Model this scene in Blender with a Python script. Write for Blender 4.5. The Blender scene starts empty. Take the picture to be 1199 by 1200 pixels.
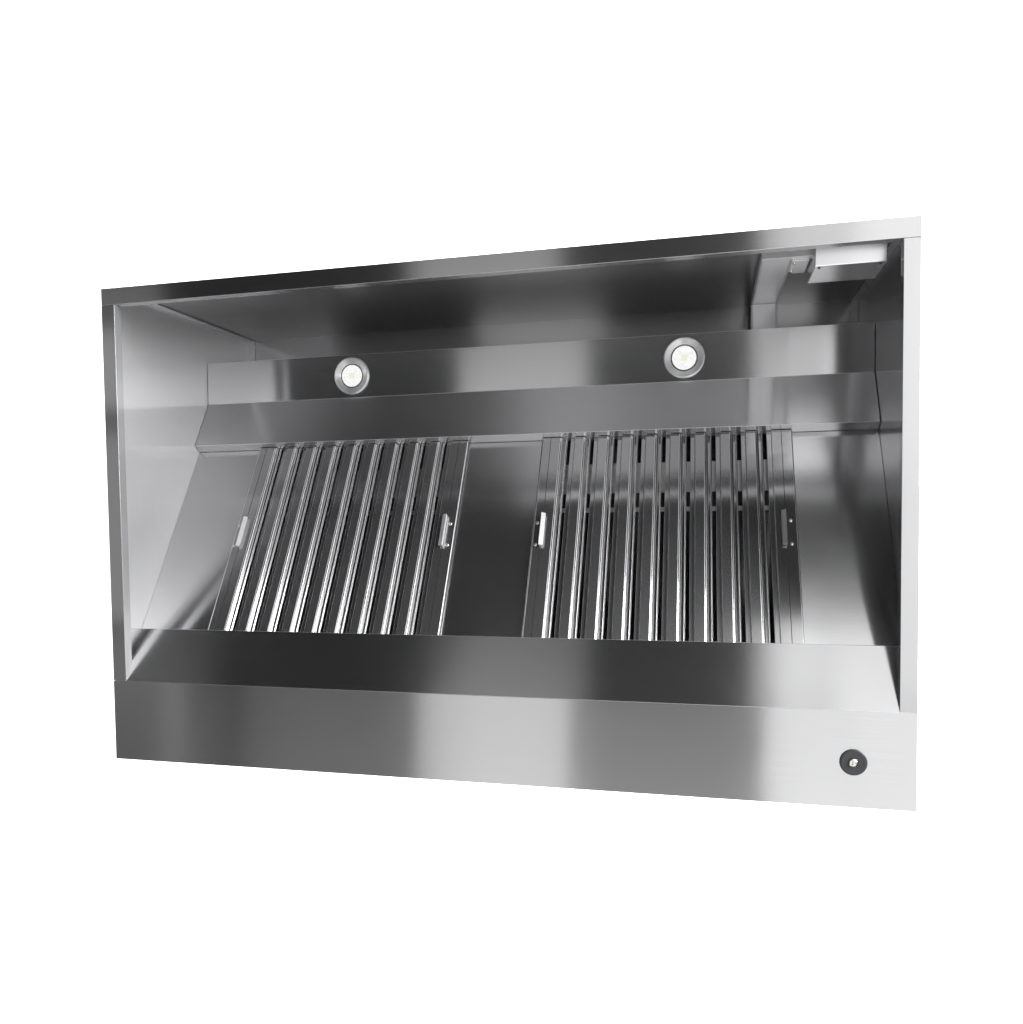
import bpy, bmesh, math
from mathutils import Vector, Matrix

sc = bpy.context.scene
COL = sc.collection

# ------------------------------------------------------------------ dimensions
W, H = 2.0, 1.261                  # hood width, height of the front frame
ZP = 0.2127                        # top of the front panel
LIP_L, LIP_R, LIP_T, LIP_D = 0.0391, 0.0348, 0.0434, 0.026
TR_Y, TR_Z = 0.068, 0.347          # top edge of the grease trough
YB, ZT, ZM = 0.458, 1.1462, 1.0151 # light housing, front face
YF, ZF = 0.3807, 0.8769            # light housing, lower front edge
YR, ZR = 0.4051, 0.8590            # light housing, where it meets the filters
WL, WR = 0.0058, 1.9977            # inner faces of the side walls
YBK, ZC = 0.7179, 1.2696           # back wall, ceiling
FY, FZ = 0.0946, 0.3124            # a point low on the filter plane
TH = 0.0015                        # sheet thickness
AX = Vector((0, YR - FY, ZR - FZ)); SLEN = AX.length; AX.normalize()
THETA = math.atan2(AX.z, AX.y)

# ------------------------------------------------------------------ materials
def nd(nt, t, **kw):
    n = nt.nodes.new(t)
    for k, v in kw.items():
        setattr(n, k, v)
    return n

def steel(name, base=0.60, r_sharp=0.22, r_wide=0.55, wide=0.25, aniso=0.94, bump=0.03, streak=0.02, wave=0.003, cloudy=0.03, tint=(1.0, 1.0, 1.012)):
    """brushed stainless steel: a sharp lobe stretched across the brush lines over a wide soft one"""
    m = bpy.data.materials.new(name); m.use_nodes = True
    nt = m.node_tree; nt.nodes.clear(); L = nt.links.new
    out = nd(nt, 'ShaderNodeOutputMaterial')
    uv = nd(nt, 'ShaderNodeUVMap', uv_map='brush')
    mp = nd(nt, 'ShaderNodeMapping'); mp.inputs['Scale'].default_value = (420, 5, 1)
    L(uv.outputs[0], mp.inputs['Vector'])
    fine = nd(nt, 'ShaderNodeTexNoise'); fine.inputs['Scale'].default_value = 1; fine.inputs['Detail'].default_value = 3
    L(mp.outputs[0], fine.inputs['Vector'])
    co = nd(nt, 'ShaderNodeTexCoord')
    cloud = nd(nt, 'ShaderNodeTexNoise'); cloud.inputs['Scale'].default_value = 4.5; cloud.inputs['Detail'].default_value = 4
    L(co.outputs['Object'], cloud.inputs['Vector'])
    # roughness
    mr = nd(nt, 'ShaderNodeMapRange'); mr.inputs[3].default_value = r_sharp - cloudy; mr.inputs[4].default_value = r_sharp + cloudy
    L(cloud.outputs[0], mr.inputs[0])
    ad = nd(nt, 'ShaderNodeMath', operation='MULTIPLY_ADD'); ad.inputs[1].default_value = 0.015
    L(fine.outputs[0], ad.inputs[0]); L(mr.outputs[0], ad.inputs[2])
    # colour
    cr = nd(nt, 'ShaderNodeMapRange'); cr.inputs[3].default_value = base * (1 - streak); cr.inputs[4].default_value = base * (1 + streak)
    cr.inputs[1].default_value = 0.25; cr.inputs[2].default_value = 0.75
    L(fine.outputs[0], cr.inputs[0])
    vm = nd(nt, 'ShaderNodeVectorMath', operation='SCALE'); vm.inputs[0].default_value = tint
    L(cr.outputs[0], vm.inputs['Scale'])
    bp = nd(nt, 'ShaderNodeBump'); bp.inputs['Strength'].default_value = bump; bp.inputs['Distance'].default_value = 0.0004
    L(fine.outputs[0], bp.inputs['Height'])
    big = nd(nt, 'ShaderNodeTexNoise'); big.inputs['Scale'].default_value = 2.3; big.inputs['Detail'].default_value = 1.5
    L(co.outputs['Object'], big.inputs['Vector'])
    bw = nd(nt, 'ShaderNodeBump'); bw.inputs['Strength'].default_value = 1.0; bw.inputs['Distance'].default_value = wave
    L(big.outputs[0], bw.inputs['Height']); L(bp.outputs[0], bw.inputs['Normal'])
    tg = nd(nt, 'ShaderNodeTangent', direction_type='UV_MAP', uv_map='brush')
    a = nd(nt, 'ShaderNodeBsdfPrincipled'); a.inputs['Metallic'].default_value = 1
    L(vm.outputs[0], a.inputs['Base Color']); L(ad.outputs[0], a.inputs['Roughness'])
    a.inputs['Anisotropic'].default_value = aniso; L(tg.outputs[0], a.inputs['Tangent']); 
    if bump or wave: L(bw.outputs[0], a.inputs['Normal'])
    b = nd(nt, 'ShaderNodeBsdfPrincipled'); b.inputs['Metallic'].default_value = 1
    L(vm.outputs[0], b.inputs['Base Color']); b.inputs['Roughness'].default_value = r_wide
    b.inputs['Anisotropic'].default_value = 0.5; L(tg.outputs[0], b.inputs['Tangent'])
    mx = nd(nt, 'ShaderNodeMixShader'); mx.inputs[0].default_value = wide
    L(a.outputs[0], mx.inputs[1]); L(b.outputs[0], mx.inputs[2]); L(mx.outputs[0], out.inputs[0])
    return m

def plain(name, color, rough=0.5, metal=0.0, mottle=0.06, scale=60):
    m = bpy.data.materials.new(name); m.use_nodes = True
    nt = m.node_tree; L = nt.links.new
    p = nt.nodes['Principled BSDF']; p.inputs['Roughness'].default_value = rough; p.inputs['Metallic'].default_value = metal
    co = nd(nt, 'ShaderNodeTexCoord'); n = nd(nt, 'ShaderNodeTexNoise'); n.inputs['Scale'].default_value = scale
    L(co.outputs['Object'], n.inputs['Vector'])
    r = nd(nt, 'ShaderNodeMapRange'); r.inputs[3].default_value = 1 - mottle; r.inputs[4].default_value = 1 + mottle
    L(n.outputs[0], r.inputs[0])
    v = nd(nt, 'ShaderNodeVectorMath', operation='SCALE'); v.inputs[0].default_value = color
    L(r.outputs[0], v.inputs['Scale']); L(v.outputs[0], p.inputs['Base Color'])
    return m

def emitter(name, color, strength, scale=130):
    m = bpy.data.materials.new(name); m.use_nodes = True
    nt = m.node_tree; L = nt.links.new; nt.nodes.clear()
    out = nd(nt, 'ShaderNodeOutputMaterial'); e = nd(nt, 'ShaderNodeEmission'); e.inputs[0].default_value = (*color, 1)
    co = nd(nt, 'ShaderNodeTexCoord'); n = nd(nt, 'ShaderNodeTexVoronoi'); n.inputs['Scale'].default_value = scale
    L(co.outputs['Object'], n.inputs['Vector'])
    r = nd(nt, 'ShaderNodeMapRange'); r.inputs[3].default_value = strength * 1.05; r.inputs[4].default_value = strength * 0.84
    L(n.outputs['Distance'], r.inputs[0]); L(r.outputs[0], e.inputs[1]); L(e.outputs[0], out.inputs[0])
    return m

M_H = steel('brushed_steel', 0.62, r_sharp=0.20, aniso=1.0, wide=0.08, wave=0.002)
M_CEIL = steel('darkened_steel_sheet', 0.40, r_sharp=0.27, wide=0.05, aniso=0.6, bump=0.0, wave=0.0, cloudy=0.0)  # base darkened to imitate the dim reflections on the ceiling
M_WALL_R = steel('brushed_steel_far_side', 0.66, r_sharp=0.16, wide=0.18, aniso=0.8)
M_WALL = steel('brushed_steel_side', 0.70, r_sharp=0.14, wide=0.48, aniso=0.8)
M_LIP = steel('brushed_steel_lip', 0.57, r_sharp=0.15, wide=0.38, aniso=0.8, bump=0.0, streak=0.012)
M_LIP_R = steel('brushed_steel_end_lip', 0.58, r_sharp=0.15, wide=0.10, aniso=0.8, bump=0.0, streak=0.012)
M_IN = steel('polished_steel_sheet', 0.62, r_sharp=0.13, wide=0.12, aniso=0.85)
M_RIB = steel('baffle_steel', 0.56, r_sharp=0.14, wide=0.14, aniso=0.8, bump=0.0, streak=0.02)
M_GALV = steel('galvanised_steel', 0.92, r_sharp=0.16, r_wide=0.65, wide=0.7, aniso=0.1, streak=0.08)
M_ZINC = plain('galvanised_zinc', (0.90, 0.90, 0.91), 0.30, 0.55, 0.07, 25)
M_RING = steel('turned_aluminium', 0.97, r_sharp=0.30, r_wide=0.6, wide=0.5, aniso=0.85, wave=0.0)
M_EDGE = steel('worn_edge_highlight', 0.88, r_sharp=0.30, r_wide=0.6, wide=0.75, aniso=0.2, streak=0.05, wave=0.0)  # worn fold edges, their highlights put into a brighter base colour
M_HANDLE = steel('bare_steel_handle', 0.82, r_sharp=0.28, r_wide=0.6, wide=0.7, aniso=0.3, streak=0.04, wave=0.0)
M_BRIGHT = plain('polished_metal', (0.85, 0.84, 0.80), 0.25, 1.0)
M_BOX = steel('satin_aluminium_sheet', 0.88, r_sharp=0.22, r_wide=0.5, wide=0.2, aniso=0.5, streak=0.01, wave=0.0015)
M_BLACK = plain('black_plastic', (0.035, 0.036, 0.040), 0.42)
M_DARK = plain('dark_recess', (0.03, 0.03, 0.03), 0.6)
M_LENS = emitter('frosted_lamp_lens', (1.0, 1.0, 0.985), 1.0)
M_LED = emitter('led_chip', (1.0, 1.0, 0.84), 0.90, 500)
M_DROP = plain('white_backdrop', (0.93, 0.93, 0.93), 0.9, 0, 0.0)

# ------------------------------------------------------------------ mesh helpers
def brush_uv(bm, d):
    lay = bm.loops.layers.uv.new('brush'); d = Vector(d).normalized()
    for f in bm.faces:
        n = f.normal; b = d - n * d.dot(n)
        if b.length < 0.15:
            b = n.orthogonal()
        b.normalize(); t = n.cross(b)
        for l in f.loops:
            l[lay].uv = (l.vert.co.dot(t), l.vert.co.dot(b))

def finish(name, bm, mat, parent=None, brush=(1, 0, 0), bevel=0.0007, smooth=False, seg=2, edge=None):
    bmesh.ops.recalc_face_normals(bm, faces=bm.faces[:])
    if bevel:
        es = [e for e in bm.edges if len(e.link_faces) == 2 and e.calc_face_angle(0) > math.radians(18)]
        if es:
            bmesh.ops.bevel(bm, geom=es, offset=bevel, segments=seg, affect='EDGES', profile=0.5, clamp_overlap=True, material=1 if edge else -1)
    bm.normal_update()
    brush_uv(bm, brush)
    me = bpy.data.meshes.new(name); bm.to_mesh(me); bm.free()
    if smooth:
        for p in me.polygons: p.use_smooth = True
    me.materials.append(mat)
    if edge: me.materials.append(edge)
    o = bpy.data.objects.new(name, me); COL.objects.link(o)
    if parent:
        o.parent = parent
    return o

def add_box(bm, a, b):
    a, b = Vector(a), Vector(b)
    r = bmesh.ops.create_cube(bm, size=1.0)
    for v in r['verts']:
        v.co = Vector(((a.x + b.x) / 2 + v.co.x * (b.x - a.x), (a.y + b.y) / 2 + v.co.y * (b.y - a.y), (a.z + b.z) / 2 + v.co.z * (b.z - a.z)))
    return r['verts']

def offset_path(pts, th):
    """polyline offset to its left by th, mitred"""
    out = []
    for i, p in enumerate(pts):
        p = Vector(p); ds = []
        if i > 0: ds.append((p - Vector(pts[i - 1])).normalized())
        if i < len(pts) - 1: ds.append((Vector(pts[i + 1]) - p).normalized())
        ns = [Vector((-d.y, d.x)) for d in ds]
        n = ns[0] if len(ns) == 1 else (ns[0] + ns[1])
        if len(ns) == 2:
            n = n / (1 + ns[0].dot(ns[1]))
        out.append(p + n * th)
    return out

def add_sheet(bm, path, th, lo, hi, plane='yz'):
    """folded sheet: polyline thickened by th to its left and extruded from lo to hi along the third axis"""
    poly = [Vector(p) for p in path] + list(reversed(offset_path(path, th)))
    add_prism(bm, poly, lo, hi, plane)

def add_prism(bm, poly, lo, hi, plane='yz'):
    def mk(p, t):
        return {'yz': (t, p[0], p[1]), 'xy': (p[0], p[1], t), 'xz': (p[0], t, p[1])}[plane]
    a = [bm.verts.new(mk(p, lo)) for p in poly]; b = [bm.verts.new(mk(p, hi)) for p in poly]
    n = len(poly)
    for i in range(n):
        bm.faces.new((a[i], a[(i + 1) % n], b[(i + 1) % n], b[i]))
    bm.faces.new(a); bm.faces.new(b)

def sheet(name, path, lo, hi, mat, parent, plane='yz', th=TH, brush=(1, 0, 0), bevel=0.0011, edge=None):
    bm = bmesh.new(); add_sheet(bm, path, th, lo, hi, plane)
    return finish(name, bm, mat, parent, brush, bevel, edge=edge)

def box(name, a, b, mat, parent, brush=(1, 0, 0), bevel=0.0006):
    bm = bmesh.new(); add_box(bm, a, b)
    return finish(name, bm, mat, parent, brush, bevel)

def add_lathe(bm, prof, c, n=56, axis='-y'):
    """profile of (radius, height towards the viewer) turned about an axis along -Y through c"""
    rings = []
    for r, h in prof:
        if r < 1e-6:
            rings.append([bm.verts.new((c[0], c[1] - h, c[2]))])
        else:
            rings.append([bm.verts.new((c[0] + r * math.cos(2 * math.pi * k / n), c[1] - h, c[2] + r * math.sin(2 * math.pi * k / n))) for k in range(n)])
    for A, B in zip(rings, rings[1:]):
        for k in range(n):
            k2 = (k + 1) % n
            if len(A) == 1: bm.faces.new((A[0], B[k], B[k2]))
            elif len(B) == 1: bm.faces.new((A[k], A[k2], B[0]))
            else: bm.faces.new((A[k], A[k2], B[k2], B[k]))

def circ_uv(o, c):
    """brush lines running round the centre c (turned metal)"""
    me = o.data; lay = me.uv_layers['brush']
    for p in me.polygons:
        q = p.center; rad = Vector((q.x - c[0], 0, q.z - c[2])); rad.normalize()
        b = Vector((0, 1, 0)).cross(rad)
        for li in p.loop_indices:
            v = me.vertices[me.loops[li].vertex_index].co
            lay.data[li].uv = ((v - Vector(c)).dot(rad), (v - Vector(c)).dot(b))

def thing(name, label, cat, loc=(0, 0, 0), group=None):
    o = bpy.data.objects.new(name, None); COL.objects.link(o); o.empty_display_size = 0.1
    o.location = loc; o['label'] = label; o['category'] = cat
    if group: o['group'] = group
    return o

# ------------------------------------------------------------------ the hood
hood = thing('exhaust_hood', 'brushed stainless steel kitchen exhaust hood with open front and two lit lamps', 'exhaust hood')

sheet('front_panel', [(0.030, 0.0), (0.0, 0.0), (0.0, ZP)][::-1], 0.0, W, M_H, hood, bevel=0.0003)
# grease trough: leans back from the front panel, rolled top edge, then drops behind
tdir = Vector((TR_Y, TR_Z - ZP)).normalized()
sheet('grease_trough', [(0.0001, ZP + 0.0002), (TR_Y, TR_Z), (TR_Y + 0.006, TR_Z - 0.001), (TR_Y + 0.006, TR_Z - 0.05)][::-1], WL + 0.001, WR - 0.001, M_H, hood, bevel=0.0010, edge=M_EDGE)
# top lip
sheet('top_lip', [(0.050, 1.2700), (0.0, H), (0.0, H - LIP_T), (LIP_D, H - LIP_T), (LIP_D, H - LIP_T + 0.010)], 0.0, W, M_H, hood, bevel=0.0018, edge=M_EDGE)
# side lips (channel section)
zl0, zl1 = ZP + 0.0008, H - LIP_T - 0.0006
sheet('side_lip', [(LIP_L - 0.010, LIP_D), (LIP_L, LIP_D), (LIP_L, 0.0), (0.0, 0.0), (0.0, 0.030)][::-1], zl0, zl1, M_LIP, hood, 'xy', brush=(0, 0, 1))
sheet('side_lip', [(W, 0.030), (W, 0.0), (W - LIP_R, 0.0), (W - LIP_R, LIP_D), (W - LIP_R + 0.010, LIP_D)][::-1], zl0, zl1, M_LIP_R, hood, 'xy', brush=(0, 0, 1))
box('side_wall', (WL - 0.0018, 0.0022, 0.003), (WL, YBK, ZC), M_WALL, hood, (0, 0, 1), 0)
box('side_wall', (WR, 0.0022, 0.003), (WR + 0.0018, YBK, ZC), M_WALL_R, hood, (0, 0, 1), 0)
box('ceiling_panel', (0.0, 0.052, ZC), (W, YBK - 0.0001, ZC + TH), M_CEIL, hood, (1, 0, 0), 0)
box('back_wall', (0.0, YBK, 0.003), (W, YBK + 0.002, ZC + TH), M_IN, hood, (1, 0, 0), 0)
box('light_blocking_panel', (0.002, 0.031, 0.0005), (W - 0.002, YBK + 0.001, 0.0025), M_IN, hood, (1, 0, 0), 0)  # unseen panel added to keep backdrop light out of the hood
# folded corner flange of the left wall, along the ceiling and down the back corner
for xa, xb in ((WL + 0.0002, WL + 0.020), (WR - 0.018, WR - 0.0002)):
    box('corner_flange', (xa, 0.06, ZC - 0.0035), (xb, YBK - 0.0042, ZC - 0.0015), M_EDGE, hood, (0, 1, 0))
    box('corner_flange', (xa, YBK - 0.0036, ZT - 0.02), (xb, YBK - 0.0016, ZC - 0.0012), M_EDGE, hood, (0, 0, 1))

# light housing
sheet('light_housing', [(YBK - 0.001, ZT), (YB, ZT), (YB, ZM), (YF, ZF), (YR + 0.003, ZR - 0.0022)], WL + 0.0016, WR - 0.0016, M_H, hood, bevel=0.0020, edge=M_EDGE)

# slanted back plates beside and between the filters
def frame_empty_matrix(x):
    return Matrix.Translation((x, FY, FZ)) @ Matrix.Rotation(THETA, 4, 'X')
FM = frame_empty_matrix(0.0)
FL0, FL1, FR0, FR1 = 0.2238, 0.8937, 1.1114, 1.7818
for x0, x1 in ((WL + 0.0005, FL0 - 0.0008), (FL1 + 0.0012, FR0 - 0.0012), (FR1 + 0.0016, WR - 0.0005)):
    prof = [(x0, 0.0), (x1, 0.0), (x1, -0.030), (x1 - 0.0015, -0.030), (x1 - 0.0015, -0.0015), (x0 + 0.0015, -0.0015), (x0 + 0.0015, -0.030), (x0, -0.030)]
    bm = bmesh.new(); add_prism(bm, prof, -0.10, SLEN - 0.0015, 'xz')
    for v in bm.verts: v.co = Vector((v.co.x, v.co.y, v.co.z))
    bm.transform(FM)
    finish('filter_surround', bm, M_IN, hood, (1, 0, 0), 0.0005)

# recessed lamps
def downlight(cx, cz, r):
    c = (cx, YB, cz)
    bm = bmesh.new()
    add_lathe(bm, [(r, -0.0005), (r, 0.0022), (r - 0.0010, 0.0066), (r - 0.0030, 0.0074), (r - 0.0050, 0.0068), (0.68 * r, 0.0022), (0.665 * r, 0.0004), (0.64 * r, -0.002)], c)
    ring = finish('downlight', bm, M_RING, hood, bevel=0, smooth=False); circ_uv(ring, c)
    bm = bmesh.new()
    add_lathe(bm, [(0.655 * r, -0.0006), (0.45 * r, 0.0014), (0.2 * r, 0.0026), (0.0, 0.0030)], c)
    finish('lens', bm, M_LENS, ring, bevel=0, smooth=True)
    bm = bmesh.new()
    add_box(bm, (cx - 0.0085, YB - 0.0045, cz - 0.0085), (cx + 0.0085, YB - 0.0020, cz + 0.0085))
    finish('led_chip', bm, M_LED, ring, bevel=0)
downlight(0.5065, 1.0816, 0.0560)
downlight(1.5035, 1.0800, 0.0560)

# key switch on the front panel
KX, KZ, KR = 1.8725, 0.1003, 0.0286
bm = bmesh.new()
add_lathe(bm, [(KR, -0.0003), (KR, 0.0020), (KR - 0.0012, 0.0032), (KR - 0.004, 0.0036), (0.0105, 0.0030), (0.0090, 0.0010), (0.0, 0.0008)], (KX, 0, KZ))
knob = finish('key_switch', bm, M_BLACK, hood, bevel=0, smooth=False)
bm = bmesh.new()
add_lathe(bm, [(0.0088, 0.0009), (0.0088, 0.0060), (0.0070, 0.0072), (0.0052, 0.0070), (0.0045, 0.0050), (0.0, 0.0048)], (KX - 0.001, 0, KZ), n=28)
add_box(bm, (KX - 0.0016, -0.0105, KZ - 0.0050), (KX + 0.0002, -0.0045, KZ + 0.0050))
finish('key_cylinder', bm, M_BRIGHT, knob, bevel=0)

# junction box, cable duct
JX0, JX1, JY0, JY1, JZ = 1.8015, 1.953, 0.1, 0.238, 1.2005
bm = bmesh.new(); add_prism(bm, [(JY0, JZ), (JY1, JZ), (JY1, ZC - 0.004), (JY0 - 0.015, ZC - 0.004)], JX0, JX1, 'yz')
jb = finish('junction_box', bm, M_BOX, hood, bevel=0.0016)
for sx in (JX0 + 0.011, JX1 - 0.011):
    bm = bmesh.new()
    r = bmesh.ops.create_cone(bm, cap_ends=True, segments=16, radius1=0.0032, radius2=0.0032, depth=0.0024, matrix=Matrix.Translation((sx, JY0 + 0.012, JZ - 0.0004)))
    finish('screw', bm, M_DARK, jb, bevel=0)
bm = bmesh.new()
add_prism(bm, [(0.147, 1.2660), (0.147, 1.2375), (0.560, 1.2375), (0.560, ZT + 0.0005), (0.640, ZT + 0.0005), (0.640, 1.2660)], 1.690, 1.757, 'yz')
duct = finish('cable_duct', bm, M_ZINC, hood, (0, 1, 0), 0.0030, edge=M_EDGE)
# folded strips added for the duct's bright edges: two along the underside, two down the front of the drop
for xa in (1.6884, 1.7556):
    box('edge_highlight_strip', (xa, 0.148, 1.2352), (xa + 0.0030, 0.5572, 1.2420), M_EDGE, duct, (0, 1, 0))
    box('edge_highlight_strip', (xa, 0.5576, ZT + 0.0008), (xa + 0.0030, 0.5650, 1.2420), M_EDGE, duct, (0, 0, 1))
sheet('end_flange', [(0.158, 1.2385), (0.138, 1.2385), (0.138, 1.2500), (0.146, 1.2500)], 1.689, 1.806, M_ZINC, duct, th=0.002, bevel=0.0008)
bm = bmesh.new()
add_prism(bm, [(1.7580, 0.160), (1.7980, 0.160), (1.7980, 0.262), (1.7700, 0.262), (1.7580, 0.245)], 1.2335, 1.2640, 'xy')
finish('cable_gland_box', bm, M_ZINC, duct, (1, 0, 0), 0.002)
for p in ((1.7645, 0.170, 1.2325), (1.7640, 0.232, 1.2325)):
    bm = bmesh.new()
    bmesh.ops.create_uvsphere(bm, u_segments=16, v_segments=10, radius=0.0042, matrix=Matrix.Translation(p))
    finish('screw', bm, M_BRIGHT, duct, bevel=0, smooth=True)

# ------------------------------------------------------------------ the two lift-out baffle filters
FWID = 0.670; PITCH = 0.0656; U0 = 0.0530
S0, S1 = -0.050, SLEN - 0.0012
def ridge(bm, ul, u_step, off, s1=S1, first=False):
    """one folded channel, from its left edge ul, stepping up at u_step, to the bright bevel that starts at off"""
    edge = [(ul, -0.016), (ul, 0.0095), (ul + 0.0042, 0.0130)] if first else [(ul, -0.016), (ul, 0.0070), (u_step - 0.0016, 0.0070), (u_step - 0.0014, 0.0050), (u_step - 0.0002, 0.0050), (u_step, 0.0130)]
    prof = edge + [(off, 0.0130), (off + 0.0042, 0.0107),
            (off + 0.0048, 0.0098), (off + 0.0085, 0.0045), (off + 0.0085, -0.0060), (off + 0.0150, -0.0060), (off + 0.0155, 0.0066), (off + 0.0166, 0.0072), (off + 0.0190, 0.0040), (off + 0.0190, -0.016)]
    vs = [[bm.verts.new((u, s, v)) for u, v in prof] for s in (S0, s1)]
    n = len(prof)
    for i in range(n):
        bm.faces.new((vs[0][i], vs[0][(i + 1) % n], vs[1][(i + 1) % n], vs[1][i]))
    bm.faces.new(vs[0]); bm.faces.new(vs[1])

def handle_bm(flip):
    g = -1 if flip else 1
    bm = bmesh.new()
    path = [(0.0, 0.0132), (0.0006, 0.0270), (-0.0105, 0.0218), (-0.0020, 0.0150)]
    outer = [Vector(p) for p in path]
    inner = [Vector((p.x + dx, p.y + dy)) for p, (dx, dy) in zip(outer, ((-0.0016, 0.0006), (-0.0014, -0.0026), (0.0042, 0.0002), (0.0004, 0.0016)))]
    inner[0] = Vector((-0.0016, 0.0167))
    A = 0.283; B = 0.379
    rings = []
    for s in (A, B):
        rings.append([bm.verts.new((g * p.x, s, p.y)) for p in outer] + [bm.verts.new((g * p.x, s, p.y)) for p in inner])
    n = len(outer)
    for i in range(n):
        j = (i + 1) % n
        bm.faces.new((rings[0][i], rings[0][j], rings[1][j], rings[1][i]))
        bm.faces.new((rings[0][n + i], rings[0][n + j], rings[1][n + j], rings[1][n + i]))
        for k in (0, 1):
            bm.faces.new((rings[k][i], rings[k][j], rings[k][n + j], rings[k][n + i]))
    return bm

def make_filter(x, label):
    root = thing('baffle_filter', label, 'grease filter', group='baffle grease filters in the hood')
    root.matrix_world = frame_empty_matrix(x)
    # frame: two end channels, bottom and top rails, brightening plates behind the gaps
    ec = []
    bm = bmesh.new()
    ridge(bm, 0.0, 0.0020, U0, first=True)
    ec.append(finish('end_channel', bm, M_RIB, root, (0, 1, 0), 0.0007, edge=M_EDGE))
    bm = bmesh.new()
    prof = [(U0 + 9 * PITCH - 0.0375 + 0.0005, -0.016), (U0 + 9 * PITCH - 0.0375 + 0.0005, 0.0085), (U0 + 9 * PITCH - 0.0250, 0.0085), (U0 + 9 * PITCH - 0.0244, 0.0130), (0.6690, 0.0130), (0.6700, 0.0120), (0.6700, -0.016)]
    vs = [[bm.verts.new((u, s, v)) for u, v in prof] for s in (S0, S1)]
    for i in range(len(prof)):
        j = (i + 1) % len(prof)
        bm.faces.new((vs[0][i], vs[0][j], vs[1][j], vs[1][i]))
    bm.faces.new(vs[0]); bm.faces.new(vs[1])
    ec.append(finish('end_channel', bm, M_RIB, root, (0, 1, 0), 0.0007, edge=M_EDGE))
    # thin seam pressed into both end plates
    for u, e in zip((0.0262, 0.6436), ec):
        bm = bmesh.new(); add_box(bm, (u - 0.0007, S0, 0.0131), (u + 0.0007, S1 - 0.001, 0.0134))
        finish('seam', bm, M_DARK, e, (0, 1, 0), 0)
    for s0, s1, v in ((0.404, 0.418, -0.0215), (0.464, 0.560, -0.0235)):  # plates added behind the slots so their upper parts look lighter
        bm = bmesh.new(); add_box(bm, (0.004, s0, v - 0.0015), (0.666, s1, v))
        finish('gap_bright_plate', bm, M_HANDLE, root, (1, 0, 0), 0.0004)
    # baffles
    bm = bmesh.new(); ridge(bm, -0.0365, -0.0240, 0.0)
    b0 = finish('baffle', bm, M_RIB, root, (0, 1, 0), 0.0007, edge=M_EDGE)
    b0.location = (U0 + PITCH, 0, 0)
    for k in range(2, 9):
        b = b0.copy(); COL.objects.link(b); b.parent = root; b.location = (U0 + k * PITCH, 0, 0)
    for flip, u in ((True, 0.0235), (False, FWID - 0.0265)):
        h = finish('handle', handle_bm(flip), M_HANDLE, root, (0, 1, 0), 0.0004)
        h.location = (u, 0, 0)
        for s in (0.2885, 0.3540):
            bm = bmesh.new()
            bmesh.ops.create_uvsphere(bm, u_segments=18, v_segments=10, radius=0.0052)
            for v in bm.verts: v.co.z *= 0.5
            rv = finish('rivet', bm, M_BRIGHT, h, bevel=0, smooth=True)
            rv.location = ((-1 if flip else 1) * 0.0120, s, 0.0134)
    return root
make_filter(FL0, 'slatted steel baffle filter under the left lamp, nearer the bright side wall')
make_filter(FR0, 'slatted steel baffle filter under the right lamp, nearer the junction box and dark side wall')

# ------------------------------------------------------------------ backdrop
bm = bmesh.new()
pts = [(2.3, 7.0), (2.3, -6.0)]
vs = [[bm.verts.new((x, y, z)) for y, z in pts] for x in (-9.0, 9.0)]
bm.faces.new((vs[0][0], vs[1][0], vs[1][1], vs[0][1]))
bd = finish('backdrop', bm, M_DROP, bevel=0); bd['kind'] = 'structure'
for p in bd.data.polygons:
    if p.normal.y > 0: bd.data.flip_normals()

# ------------------------------------------------------------------ lamps
def area(name, loc, target, sx, sy, radiance, color=(1, 1, 1)):
    l = bpy.data.lights.new(name, 'AREA'); l.shape = 'RECTANGLE'; l.size = sx; l.size_y = sy
    l.energy = radiance * math.pi * sx * sy; l.color = color
    o = bpy.data.objects.new(name, l); COL.objects.link(o); o.location = loc
    o.rotation_euler = (Vector(target) - Vector(loc)).to_track_quat('-Z', 'Y').to_euler()
    return o
# key light: a tall softbox to the right of the camera with a dimmer one at its inner edge
area('softbox_key', (3.15, -2.6, 1.3), (3.15, 0, 1.3), 1.7, 3.2, 1.32)
area('softbox_key', (3.15, -2.6, -1.85), (3.15, 0, -1.85), 1.7, 3.1, 1.15)
area('softbox_key', (3.0, -2.6, 3.25), (3.0, 0, 2.6), 2.0, 1.0, 1.75)
area('softbox_edge', (2.08, -2.62, -1.4), (2.08, 0, -1.4), 0.44, 4.0, 1.2)
area('softbox_edge', (2.08, -2.62, 2.0), (2.08, 0, 2.0), 0.44, 2.8, 0.78)
# side softbox further round to the right, lights the left wall
area('softbox_side', (4.6, -0.9, 1.9), (0, 0.2, 1.1), 2.4, 2.2, 25.0)
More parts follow.
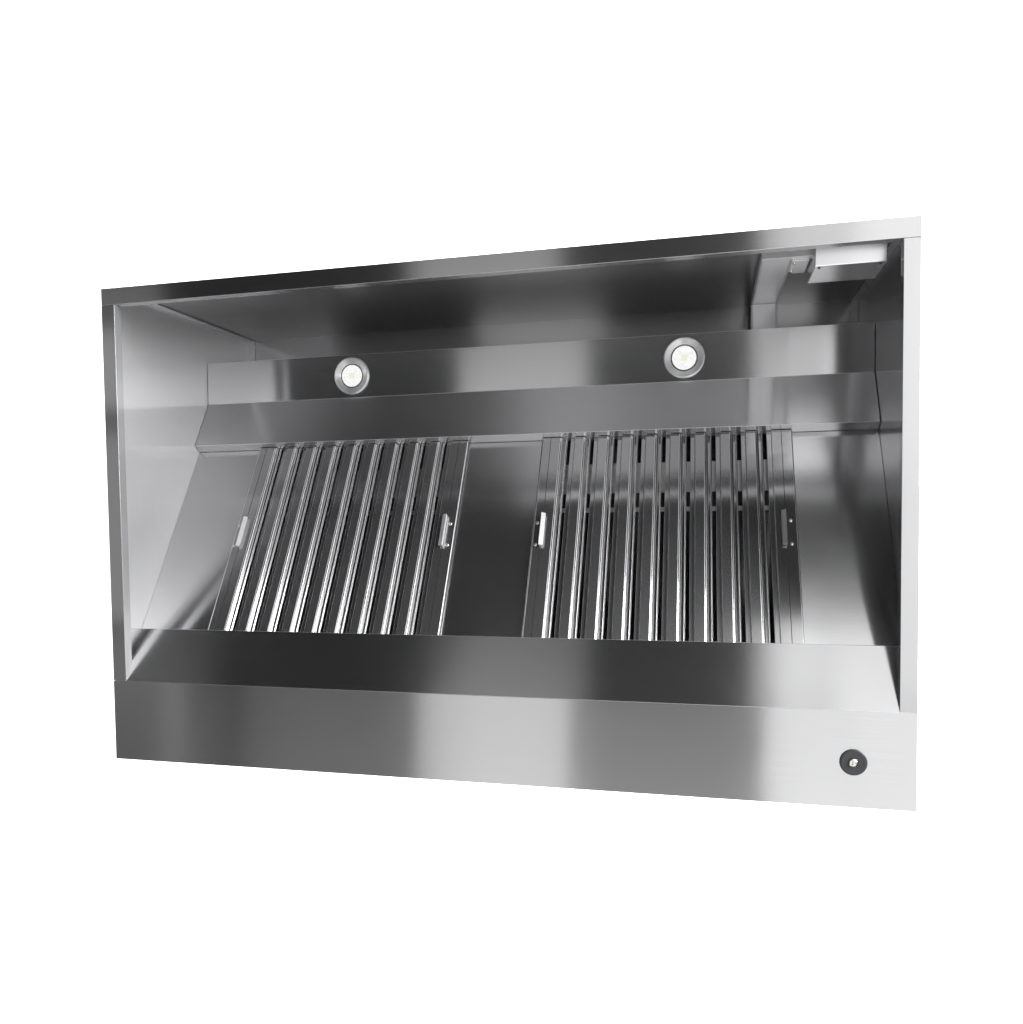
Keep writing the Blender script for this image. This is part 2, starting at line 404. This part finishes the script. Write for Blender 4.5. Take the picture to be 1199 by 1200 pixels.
# strip softbox left of the camera, and weak fills added for panel and lip
area('softbox_strip', (0.36, -2.6, -0.75), (0.36, 0, -0.75), 0.9, 4.9, 0.86)
area('softbox_strip', (0.36, -2.6, 2.35), (0.36, 0, 2.35), 0.9, 1.3, 0.26)
area('fill_low', (-2.6, -2.6, -1.6), (-2.6, 0, -1.6), 2.6, 3.0, 0.12)
area('fill_low', (-0.7, -2.6, -1.6), (-0.7, 0, -1.6), 1.1, 3.0, 0.24)
area('fill_thin', (-1.68, -2.55, -0.6), (-1.68, 0, -0.6), 0.12, 3.4, 0.34)
area('fill_middle', (1.33, -2.6, -1.5), (1.33, 0, -1.5), 1.0, 2.6, 0.30)
area('fill_small', (-2.1, -2.58, 1.6), (-2.1, 0, 1.6), 0.9, 0.5, 0.6)
area('fill_left', (-2.2, -2.58, 0.6), (-2.2, 0, 0.6), 0.9, 1.2, 0.42)
# upward area lamps added in place of a lit floor before the hood
area('upward_fill_strip', (0.58, -1.4, -1.7), (0.58, -1.4, 0), 0.8, 2.0, 1.6)
area('upward_fill_key', (2.6, -1.4, -1.7), (2.6, -1.4, 0), 1.5, 2.0, 1.25)
area('upward_fill_middle', (1.4, -1.4, -1.7), (1.4, -1.4, 0), 0.8, 2.0, 1.0)
# backdrop lamps behind the hood
for x in (-3.2, 1.0, 5.2):
    area('backdrop_lamp', (x, 0.9, 4.2), (x, 2.3, 1.6), 3.6, 0.8, 32.0)
    area('backdrop_lamp', (x, 0.9, -3.2), (x, 2.3, -0.6), 3.6, 0.8, 32.0)

w = bpy.data.worlds.new('World'); sc.world = w; w.use_nodes = True
bg = w.node_tree.nodes['Background']; bg.inputs[0].default_value = (0.5, 0.5, 0.515, 1); bg.inputs[1].default_value = 0.035

# ------------------------------------------------------------------ camera (slightly cropped photograph: vertical lens shift)
cam = bpy.data.cameras.new('Camera'); co = bpy.data.objects.new('Camera', cam); COL.objects.link(co)
yaw, pitch, roll = 0.2344, -0.0428, -0.0120
cy, sy, cp, sp, cr, sr = math.cos(yaw), math.sin(yaw), math.cos(pitch), math.sin(pitch), math.cos(roll), math.sin(roll)
rt = Vector((cy, sy, 0)); fw = Vector((-sy, cy, 0)); up = Vector((0, 0, 1))
fw2 = fw * cp + up * sp; up2 = up * cp - fw * sp
rt3 = rt * cr + up2 * sr; up3 = up2 * cr - rt * sr
m = Matrix.Identity(4)
for i, v in enumerate((rt3, up3, -fw2)):
    for k in range(3): m[k][i] = v[k]
m.translation = Vector((1.5586, -1.8690, 0.6431))
co.matrix_world = m
cam.sensor_fit = 'HORIZONTAL'; cam.sensor_width = 36.0; cam.lens = 950.1154 / 1199 * 36.0
cam.shift_x = 0.0; cam.shift_y = 46.6 / 1199; cam.clip_end = 100; cam.clip_start = 0.01
sc.camera = co

sc.view_settings.view_transform = 'Standard'; sc.view_settings.look = 'None'
sc.view_settings.exposure = 0; sc.view_settings.gamma = 1; sc.view_settings.use_curve_mapping = False
sc.render.engine = 'CYCLES'
sc.cycles.use_denoising = True
sc.cycles.max_bounces = 16; sc.cycles.glossy_bounces = 12; sc.cycles.diffuse_bounces = 4
sc.cycles.sample_clamp_indirect = 4.0
sc.cycles.caustics_reflective = True
